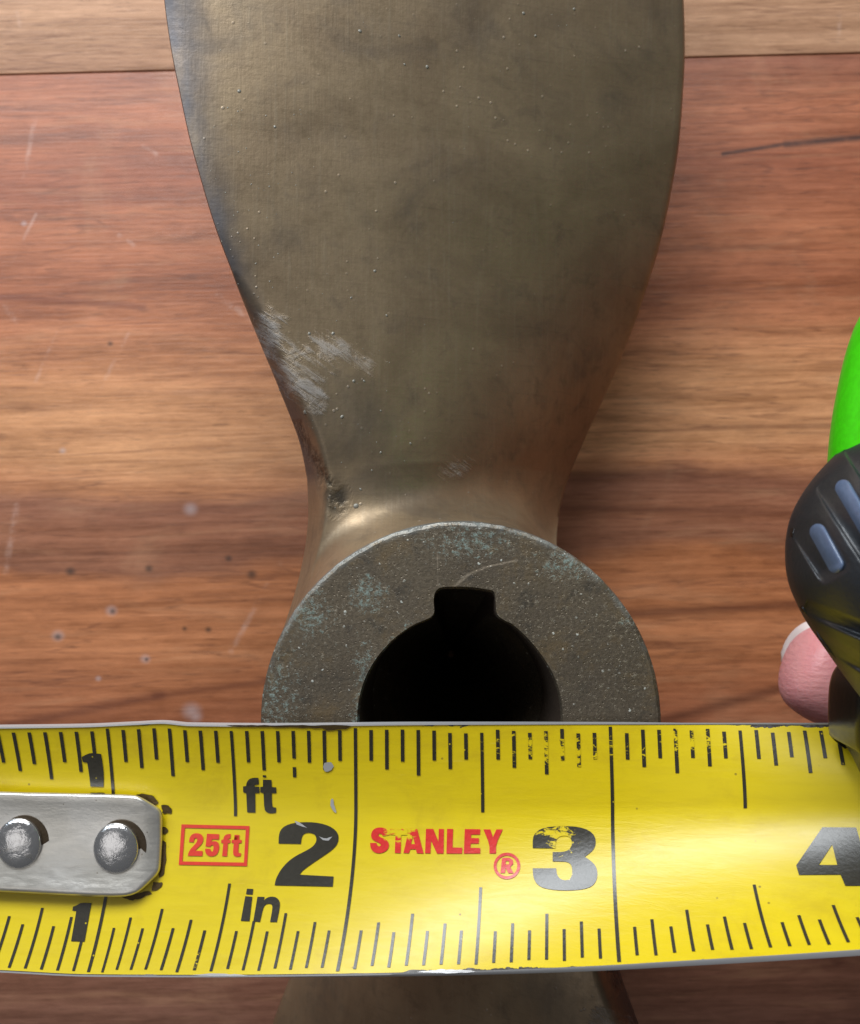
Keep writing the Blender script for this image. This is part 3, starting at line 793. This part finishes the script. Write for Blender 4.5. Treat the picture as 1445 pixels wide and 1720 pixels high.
maker = [[[(188,112),(182,88),(160,72),(130,67),(100,75),(84,95),(80,120),(90,140),(115,152),(135,162),(138,172),(128,178),(118,174),(112,158),(75,158),(78,185),(92,208),(120,220),(150,215),(175,200),(186,175),(180,150),(160,135),(135,125),(122,115),(128,104),(142,106),(150,118)]],
         [[(190,75),(292,76),(292,112),(255,112),(252,218),(218,216),(222,112),(190,110)]],
         [[(300,76),(348,78),(385,220),(345,218),(340,195),(308,195),(300,218),(268,216)], [(322,118),(334,165),(312,165)]],
         [[(398,77),(440,77),(470,150),(472,77),(502,78),(500,220),(462,220),(428,145),(424,219),(393,218)]],
         [[(520,77),(555,77),(552,185),(608,186),(606,220),(516,220)]],
         [[(622,78),(712,79),(710,110),(660,110),(658,130),(705,131),(703,162),(657,162),(655,187),(712,188),(712,220),(617,220)]],
         [[(730,80),(770,80),(785,125),(805,80),(842,80),(803,165),(803,220),(765,220),(765,165)]]]
glyphs('maker_lettering', maker, REDINK, (600, 1370), .2907)
circ = lambda r: [(866 + r * math.cos(2 * math.pi * i / 40), 292 + r * math.sin(2 * math.pi * i / 40)) for i in range(40)]
reg = [[circ(77), circ(60)], [[(838,245),(880,245),(900,258),(903,280),(885,298),(905,335),(875,335),(858,303),(855,333),(828,333)], [(860,263),(878,264),(878,283),(858,283)]]]
glyphs('registered_mark', reg, REDINK, (600, 1370), .2907, smooth_n=0)
# lacquer knocked off: round the hook, the scar by the numeral and the small bare spot
def ragged(pts, n=26, amp=.5):
    q = resample([Vector((*p, 0)) for p in pts], n)
    return [[(p.x + random.uniform(-amp, amp), p.y + random.uniform(-amp, amp)) for p in q]]
chips = [ragged([(228, 1335), (240, 1332), (258, 1336), (268, 1349), (258, 1352), (235, 1340)]), ragged([(272, 1352), (284, 1352), (290, 1360), (289, 1366), (274, 1366)], 18, .8),
         ragged([(272, 1388), (280, 1390), (284, 1395), (277, 1402), (271, 1398)], 14, .8), ragged([(270, 1410), (279, 1412), (280, 1440), (276, 1470), (268, 1474)], 24), ragged([(258, 1482), (274, 1482), (272, 1490), (262, 1496), (255, 1496)], 16),
         ragged([(204, 1507), (250, 1496), (256, 1500), (240, 1508), (222, 1513)], 22, 1.0), ragged([(380, 1217.5), (400, 1221), (470, 1221), (540, 1222.5), (552, 1228), (565, 1224), (582, 1223.5), (592, 1219), (592, 1217.5)], 40, .7), ragged([(152, 1331), (178, 1331), (178, 1333), (152, 1334)], 12, .4)]
glyphs('bared_patches', chips, CHIP, (0, 0), 1, off=.0042, smooth_n=0)['kind'] = 'stuff'
scars = [ragged([(545, 1281), (556, 1279), (561, 1286), (556, 1294), (547, 1296), (543, 1290)], 16, .6), ragged([(556, 1344), (559, 1339), (561, 1350), (566, 1366), (560, 1362), (555, 1352)], 14, .5),
         ragged([(495, 1378), (505, 1382), (517, 1391), (508, 1388), (499, 1385)], 14, .4), ragged([(536, 1405), (548, 1409), (560, 1404), (552, 1412), (542, 1411)], 12, .4), ragged([(320, 1638.5), (360, 1635.5), (400, 1637), (420, 1640), (380, 1640)], 24, .7), ragged([(700, 1634), (740, 1629), (790, 1631), (800, 1634), (750, 1636)], 24, .7)]
glyphs('scratched_patches', scars, TIN, (0, 0), 1, off=.0046, smooth_n=0)['kind'] = 'stuff'

# ---------------------------------------------------------------- hook with rivets
def slab(name, outline, zf, thick, bev, mat, parent, seg=4):
    """flat plate with a rolled upper edge; outline in photo pixels, zf(px, py) = height of its top"""
    pts = resample(chaikin([Vector((*p, 0)) for p in outline], 1, -2), 260)
    c = sum(pts, Vector()) / len(pts); n = len(pts)
    nrm = []
    for i in range(n):
        d = (pts[(i + 1) % n] - pts[i - 1]).normalized(); nv = Vector((-d.y, d.x, 0))
        nrm.append(nv if nv.dot(c - pts[i]) > 0 else -nv)
    V, F = [], []
    prof = [(0, thick), (0, bev)] + [(bev * (1 - math.cos(a)), bev * (1 - math.sin(a))) for a in [math.pi / 2 * i / seg for i in range(1, seg + 1)]]
    k = FPX / D
    for ins, dz in prof:
        for p, nv in zip(pts, nrm):
            q = p + nv * ins * k
            V.append(W(q.x, q.y, zf(q.x, q.y) - dz))
    inner = [p + nv * bev * k for p, nv in zip(pts, nrm)]
    R = 10
    for r in range(1, R + 1):
        for p in inner:
            q = p.lerp(c, 1 - (1 - r / R) ** 1.0 if r < R else .999)
            V.append(W(q.x, lerp(p.y, c.y, r / R) if True else q.y, zf(q.x, lerp(p.y, c.y, r / R))))
    m = len(prof) + R
    for r in range(m - 1):
        for i in range(n): F.append((r * n + i, r * n + (i + 1) % n, (r + 1) * n + (i + 1) % n, (r + 1) * n + i))
    F.append(tuple(range(n)))
    return obj(name, V, F, mat, parent, 60)
def hz(px, py):                                   # plate rides on the sagging blade, its rim higher than its middle line
    z = lerp(-.015, .055, (px + 250) / 520)
    z += .03 * ((py - 1418) / 88) ** 2
    z -= .014 * smooth(235, 275, px)
    z += .10 * (py - 1418) / 428
    return z
plate = slab('hook', [(-262, 1320), (-100, 1325), (0, 1330), (160, 1333), (224, 1335), (236, 1338), (266, 1356), (272, 1364), (273, 1372), (273, 1410), (271, 1452), (269, 1464), (262, 1474), (240, 1494), (226, 1503), (205, 1507), (150, 1506), (0, 1498), (-150, 1492), (-262, 1488)], hz, .05, .022, HOOK, tape)
# turned-down lip at the zero end
lipv, lipf = [], []
for yy in (1300, 1510):
    for xx, z in ((-262, .0), (-262, -.45), (-254, -.45), (-254, -.03)):
        v = W(xx, yy, 0.0); lipv.append((v.x, v.y, z))
lipf = [(0, 1, 2, 3), (7, 6, 5, 4), (0, 4, 5, 1), (1, 5, 6, 2), (2, 6, 7, 3), (3, 7, 4, 0)]
obj('hook_lip', lipv, lipf, HOOK, plate, 20)
def lathe(name, c, prof, mat, parent, N=64, squash=1.12):
    V, F = [], []
    for r, z in prof:
        for i in range(N):
            a = 2 * math.pi * i / N; V.append(c + Vector((r * math.cos(a), r * squash * math.sin(a), z)))
    for j in range(len(prof) - 1):
        for i in range(N): F.append((j * N + i, j * N + (i + 1) % N, (j + 1) * N + (i + 1) % N, (j + 1) * N + i))
    F.append(tuple((len(prof) - 1) * N + i for i in range(N)))
    return obj(name, V, F, mat, parent, 50)
for px, py in ((34, 1415), (197, 1423), (-130, 1408)):
    z = hz(px, py)
    c = W(px, py, z)
    r = 37.5 * D / FPX
    ce = W(px + 7, py + 1, z + .006)
    lathe('rivet_recess', ce, [(r * 1.12, -.012), (r * 1.10, .0), (r * .5, .0)], HOLE, plate, squash=1.1)
    dome = [(r * .93, -.01), (r * 1.0, .010), (r * .985, .022)] + [(r * math.cos(a) * .985, 0.020 + .022 * math.sin(a)) for a in [math.pi / 2 * i / 9 for i in range(1, 9)]] + [(r * .1, .0422)]
    lathe('rivet', c, dome, RIVET, plate)

# ---------------------------------------------------------------- case of the tape measure
def pillow(name, outline, zt, zb, rad, mat, parent, n=260, rings=40, dome=.05, disp=None, zref=None, sharp=60, nr=14):
    zref = (zt - rad) if zref is None else zref
    pts = resample(chaikin([Vector((*p, 0)) for p in outline], 3, -2), n)
    pts = [W(p.x, p.y, zref) for p in pts]
    for p in pts: p.z = 0
    c = sum(pts, Vector()) / n
    nrm = []
    for i in range(n):
        d = (pts[(i + 1) % n] - pts[i - 1]).normalized(); nv = Vector((-d.y, d.x, 0))
        nrm.append(nv if nv.dot(c - pts[i]) > 0 else -nv)
    for _ in range(6): nrm = [(nrm[i - 1] + nrm[i] * 2 + nrm[(i + 1) % n]).normalized() for i in range(n)]
    prof = [(rad * (1 - math.cos(a)), zb + rad * (1 - math.sin(a))) for a in [math.pi / 2 * (1 - i / 8) for i in range(9)]]
    prof += [(rad * (1 - math.cos(a)), zt - rad + rad * math.sin(a)) for a in [math.pi / 2 * i / nr for i in range(nr + 1)]]
    V, F = [], []
    for ins, z in prof:
        for p, nv in zip(pts, nrm):
            q = p + nv * ins; q.z = z; V.append(q)
    inner = [p + nv * rad for p, nv in zip(pts, nrm)]
    for r in range(1, rings + 1):
        t = r / rings
        for p in inner:
            q = p.lerp(c, min(t, .998)); q.z = zt + dome * (1 - (1 - t) ** 2); V.append(q)
    if disp:
        for q in V:
            if q.z > zb + rad: disp(q)
    m = len(prof) + rings
    for r in range(m - 1):
        for i in range(n): F.append((r * n + i, r * n + (i + 1) % n, (r + 1) * n + (i + 1) % n, (r + 1) * n + i))
    F.append(tuple(range(n))); F.append(tuple((m - 1) * n + i for i in range(n)))
    return obj(name, V, F, mat, parent, sharp)
case = pillow('case', [(1397, 820), (1398, 760), (1405, 700), (1418, 630), (1433, 570), (1452, 522), (1490, 480), (1560, 440), (1720, 400), (1950, 390), (2250, 400), (2420, 480), (2480, 800), (2480, 1300), (2380, 1560), (2100, 1650), (1800, 1650), (1600, 1640), (1540, 1500), (1500, 1300), (1450, 1150), (1410, 950)], .85, .22, .30, GREEN, tape, zref=.52)
def grip_disp(q):
    k = FPX / (D - q.z)
    x, y = q.x * k + PW / 2, PH / 2 - q.y * k
    dx, dy = .545, .838                            # direction along a slot, in pixels
    for (ax, ay), (bx, by) in (((1362, 890), (1398, 950)), ((1404, 815), (1475, 928)), ((1446, 742), (1545, 905)), ((1500, 680), (1620, 890))):
        L = (bx - ax) * dx + (by - ay) * dy
        s = (x - ax) * dx + (y - ay) * dy
        wq = (x - ax) * dy - (y - ay) * dx        # across, + to the upper right
        end = max(0, -s, s - L)
        f = 1 - smooth(2, 24, end)
        if f > 0 and -36 < wq < 30:
            g = smooth(-36, -20, wq) if wq < -19 else (1 - max(0, min(1, (wq + 14) / 40)) if wq > -14 else 1.0)
            q.z -= .055 * g * f
    # two ridges under the nose
    for (ax, ay), (bx, by) in (((1372, 1028), (1470, 1068)), ((1385, 1080), (1490, 1140))):
        L = math.hypot(bx - ax, by - ay); ex, ey = (bx - ax) / L, (by - ay) / L
        s = (x - ax) * ex + (y - ay) * ey; wq = abs(-(x - ax) * ey + (y - ay) * ex)
        if -20 < s < L + 60 and wq < 16: q.z -= .06 * (1 - smooth(4, 16, wq))
def bun(name, outline, cx, cy, zm, h, hb, mat, parent, n=520, rings=150, p=2.4, disp=None):
    """rounded moulding over an outline (photo pixels at height zm), h high above and hb deep below its waist"""
    pts = resample(chaikin([Vector((*q, 0)) for q in outline], 4, -2), n)
    V, F = [], []
    c = W(cx, cy, zm)
    def ring(rho, up):
        z = (max(0.0, 1 - rho ** p)) ** (1 / p)
        for q in pts:
            P = c.lerp(W(q.x, q.y, zm), rho); P.z = zm + (h if up else -hb) * z
            if disp and up: disp(P)
            V.append(P)
    for i in range(1, 13): ring(math.sin(math.pi / 2 * i / 12), False)
    for i in range(1, rings + 1): ring(max(.004, math.cos(math.pi / 2 * i / rings)), True)
    m = 12 + rings
    for r in range(m - 1):
        for i in range(n): F.append((r * n + i, r * n + (i + 1) % n, (r + 1) * n + (i + 1) % n, (r + 1) * n + i))
    F.append(tuple(range(n))); F.append(tuple((m - 1) * n + i for i in range(n)))
    return obj(name, V, F, mat, parent, 0)
bun('base_cover', [(1640, 900), (1640, 760), (1700, 640), (1850, 560), (2050, 540), (2240, 580), (2350, 700), (2390, 950), (2350, 1300), (2200, 1480), (1950, 1540), (1760, 1480), (1680, 1250)], 1980, 1000, .40, .2, .62, RUBBER, tape, n=160, rings=24, p=5)
grip = bun('grip', [(1330, 935), (1331, 905), (1339, 865), (1361, 822), (1397, 776), (1454, 724), (1519, 680), (1609, 650), (1699, 700), (1749, 860), (1729, 1040), (1669, 1190), (1579, 1250), (1489, 1220), (1434, 1148), (1395, 1092), (1365, 1050), (1341, 1000), (1332, 968)], 1545, 950, .62, .46, .35, RUBBER, tape, disp=grip_disp)
bun('bounce_cover', [(1462, 900), (1458, 760), (1468, 640), (1495, 540), (1560, 480), (1760, 440), (2000, 430), (2240, 450), (2380, 540), (2430, 800), (2430, 1300), (2330, 1520), (2050, 1600), (1750, 1600), (1600, 1560), (1500, 1250)], 1900, 950, .55, .42, .3, RUBBER, tape, n=200, rings=40, p=5)  # added out of view to keep green bounce off the propeller
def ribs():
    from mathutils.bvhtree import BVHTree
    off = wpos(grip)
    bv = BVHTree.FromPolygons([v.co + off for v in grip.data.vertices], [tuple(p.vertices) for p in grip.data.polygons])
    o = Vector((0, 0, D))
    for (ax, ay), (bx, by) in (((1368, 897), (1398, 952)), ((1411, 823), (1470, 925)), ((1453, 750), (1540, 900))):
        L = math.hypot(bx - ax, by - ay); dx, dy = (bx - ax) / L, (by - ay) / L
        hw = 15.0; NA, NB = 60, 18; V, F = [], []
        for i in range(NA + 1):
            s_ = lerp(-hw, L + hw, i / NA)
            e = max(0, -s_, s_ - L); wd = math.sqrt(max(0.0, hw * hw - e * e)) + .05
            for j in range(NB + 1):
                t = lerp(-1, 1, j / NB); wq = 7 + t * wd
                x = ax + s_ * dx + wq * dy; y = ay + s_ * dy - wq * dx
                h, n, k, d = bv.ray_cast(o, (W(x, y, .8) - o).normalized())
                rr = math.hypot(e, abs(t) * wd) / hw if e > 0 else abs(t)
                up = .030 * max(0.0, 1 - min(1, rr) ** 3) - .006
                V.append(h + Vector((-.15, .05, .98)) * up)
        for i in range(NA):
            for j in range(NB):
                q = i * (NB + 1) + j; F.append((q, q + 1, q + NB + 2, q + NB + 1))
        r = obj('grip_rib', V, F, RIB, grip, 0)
        for pl in r.data.polygons: pass
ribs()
pillow('mouth_lip', [(1391, 1240), (1390, 1180), (1394, 1135), (1412, 1108), (1460, 1098), (1600, 1100), (1760, 1160), (1800, 1400), (1760, 1660), (1600, 1680), (1545, 1620), (1510, 1480), (1462, 1340), (1428, 1262), (1405, 1236)], .62, .17, .10, GLOSSY, tape, zref=.25, dome=.1)

# ---------------------------------------------------------------- the hand behind the case
person = None
def hand():
    V, E, Rr = [], [], []
    def v(p, r, parent=None):
        V.append(tuple(p)); Rr.append(r if isinstance(r, tuple) else (r, r))
        if parent is not None: E.append((parent, len(V) - 1))
        return len(V) - 1
    palm = v((4.65, -1.0, -.15), (.75, .6))
    wr = v((6.3, -1.35, -.15), (.85, .62), palm); f1 = v((8.2, -1.9, -.1), (1.1, .85), wr); v((11.0, -2.7, .1), (1.4, 1.15), f1)
    tip = W(1381, 1131, -.72)
    def finger(base, pts):
        p = palm
        for q, r in [base] + pts: p = v(q, r, p)
    finger(((4.1, -.55, -.40), .36), [((3.35, -.75, -.56), .30), ((2.75, -.98, -.58), .26), ((2.3, -.93, -.70), .235), ((tip.x + .12, tip.y - .05, -.73), .25), ((tip.x - .05, tip.y + .03, -.72), .245), ((tip.x - .16, tip.y + .07, -.72), .17)])
    
    finger(((4.05, -1.05, -.42), .36), [((3.3, -1.35, -.56), .31), ((2.75, -1.6, -.50), .27), ((2.4, -1.66, -.42), .23), ((2.26, -1.68, -.38), .19)])
    finger(((4.05, -1.5, -.38), .34), [((3.35, -1.8, -.50), .29), ((2.85, -1.98, -.42), .25), ((2.55, -2.02, -.32), .22), ((2.43, -2.03, -.28), .18)])
    finger(((4.25, -1.85, -.28), .30), [((3.6, -2.2, -.40), .25), ((3.2, -2.36, -.34), .21), ((2.95, -2.38, -.26), .18), ((2.86, -2.38, -.22), .15)])
    finger(((4.7, -.45, .40), .42), [((4.15, -.2, .98), .36), ((3.4, .0, 1.22), .31), ((2.95, .05, 1.20), .27), ((2.78, .06, 1.18), .22)])
    me = bpy.data.meshes.new('person'); me.from_pydata(V, E, [])
    o = bpy.data.objects.new('person', me); COL.objects.link(o)
    sk = o.modifiers.new('skin', 'SKIN'); sk.use_smooth_shade = True; sk.branch_smoothing = .6
    for i, d in enumerate(me.skin_vertices[0].data):
        d.radius = Rr[i]; d.use_root = (i == 0)
    ss = o.modifiers.new('subdivision', 'SUBSURF'); ss.levels = 3; ss.render_levels = 3
    dg = bpy.context.evaluated_depsgraph_get()
    ev = bpy.data.meshes.new_from_object(o.evaluated_get(dg))
    o.modifiers.clear(); o.data = ev; ev.name = 'person'
    ev.polygons.foreach_set('use_smooth', [True] * len(ev.polygons))
    ev.materials.clear(); ev.materials.append(SKIN)
    o['label'] = 'hand with a pink fingertip reaching out beneath the black case of the tape measure'; o['category'] = 'person'
    q = [v.co for v in ev.vertices if v.co.x < tip.x + .3 and v.co.z < -.3 and v.co.y > -1.3]
    px = [FPX / (D - v.z) * v.x + PW / 2 for v in q]; py = [PH / 2 - FPX / (D - v.z) * v.y for v in q]
    print('fingertip px', min(px), min(py), max(py), min(v.z for v in q), max(v.z for v in q))
    return o, tip
person, tip = hand()
def nail():
    n = Vector((-.34, .70, -.66)).normalized(); me = person.data
    keep = [p for p in me.polygons if p.normal.dot(n) > .22 and (p.center - tip - Vector((-.02, .04, 0))).length < .27]
    ids = sorted({i for p in keep for i in p.vertices}); mp = {v: k for k, v in enumerate(ids)}
    V = [me.vertices[i].co + (me.vertices[i].normal * .012 + Vector((-.006, .010, 0))) * (2.2 * smooth(.68, .82, me.vertices[i].normal.dot(n)) - 1.2) for i in ids] + [me.vertices[i].co - me.vertices[i].normal * .03 for i in ids]
    k = len(ids); F = [tuple(mp[i] for i in p.vertices) for p in keep] + [tuple(k + mp[i] for i in reversed(p.vertices)) for p in keep]
    cnt = {}
    for p in keep:
        for e in p.edge_keys: cnt[e] = cnt.get(e, 0) + 1
    F += [(mp[a], mp[b], k + mp[b], k + mp[a]) for (a, b), c in cnt.items() if c == 1]
    return obj('fingernail', V, F, NAIL, person, 60)
nail()
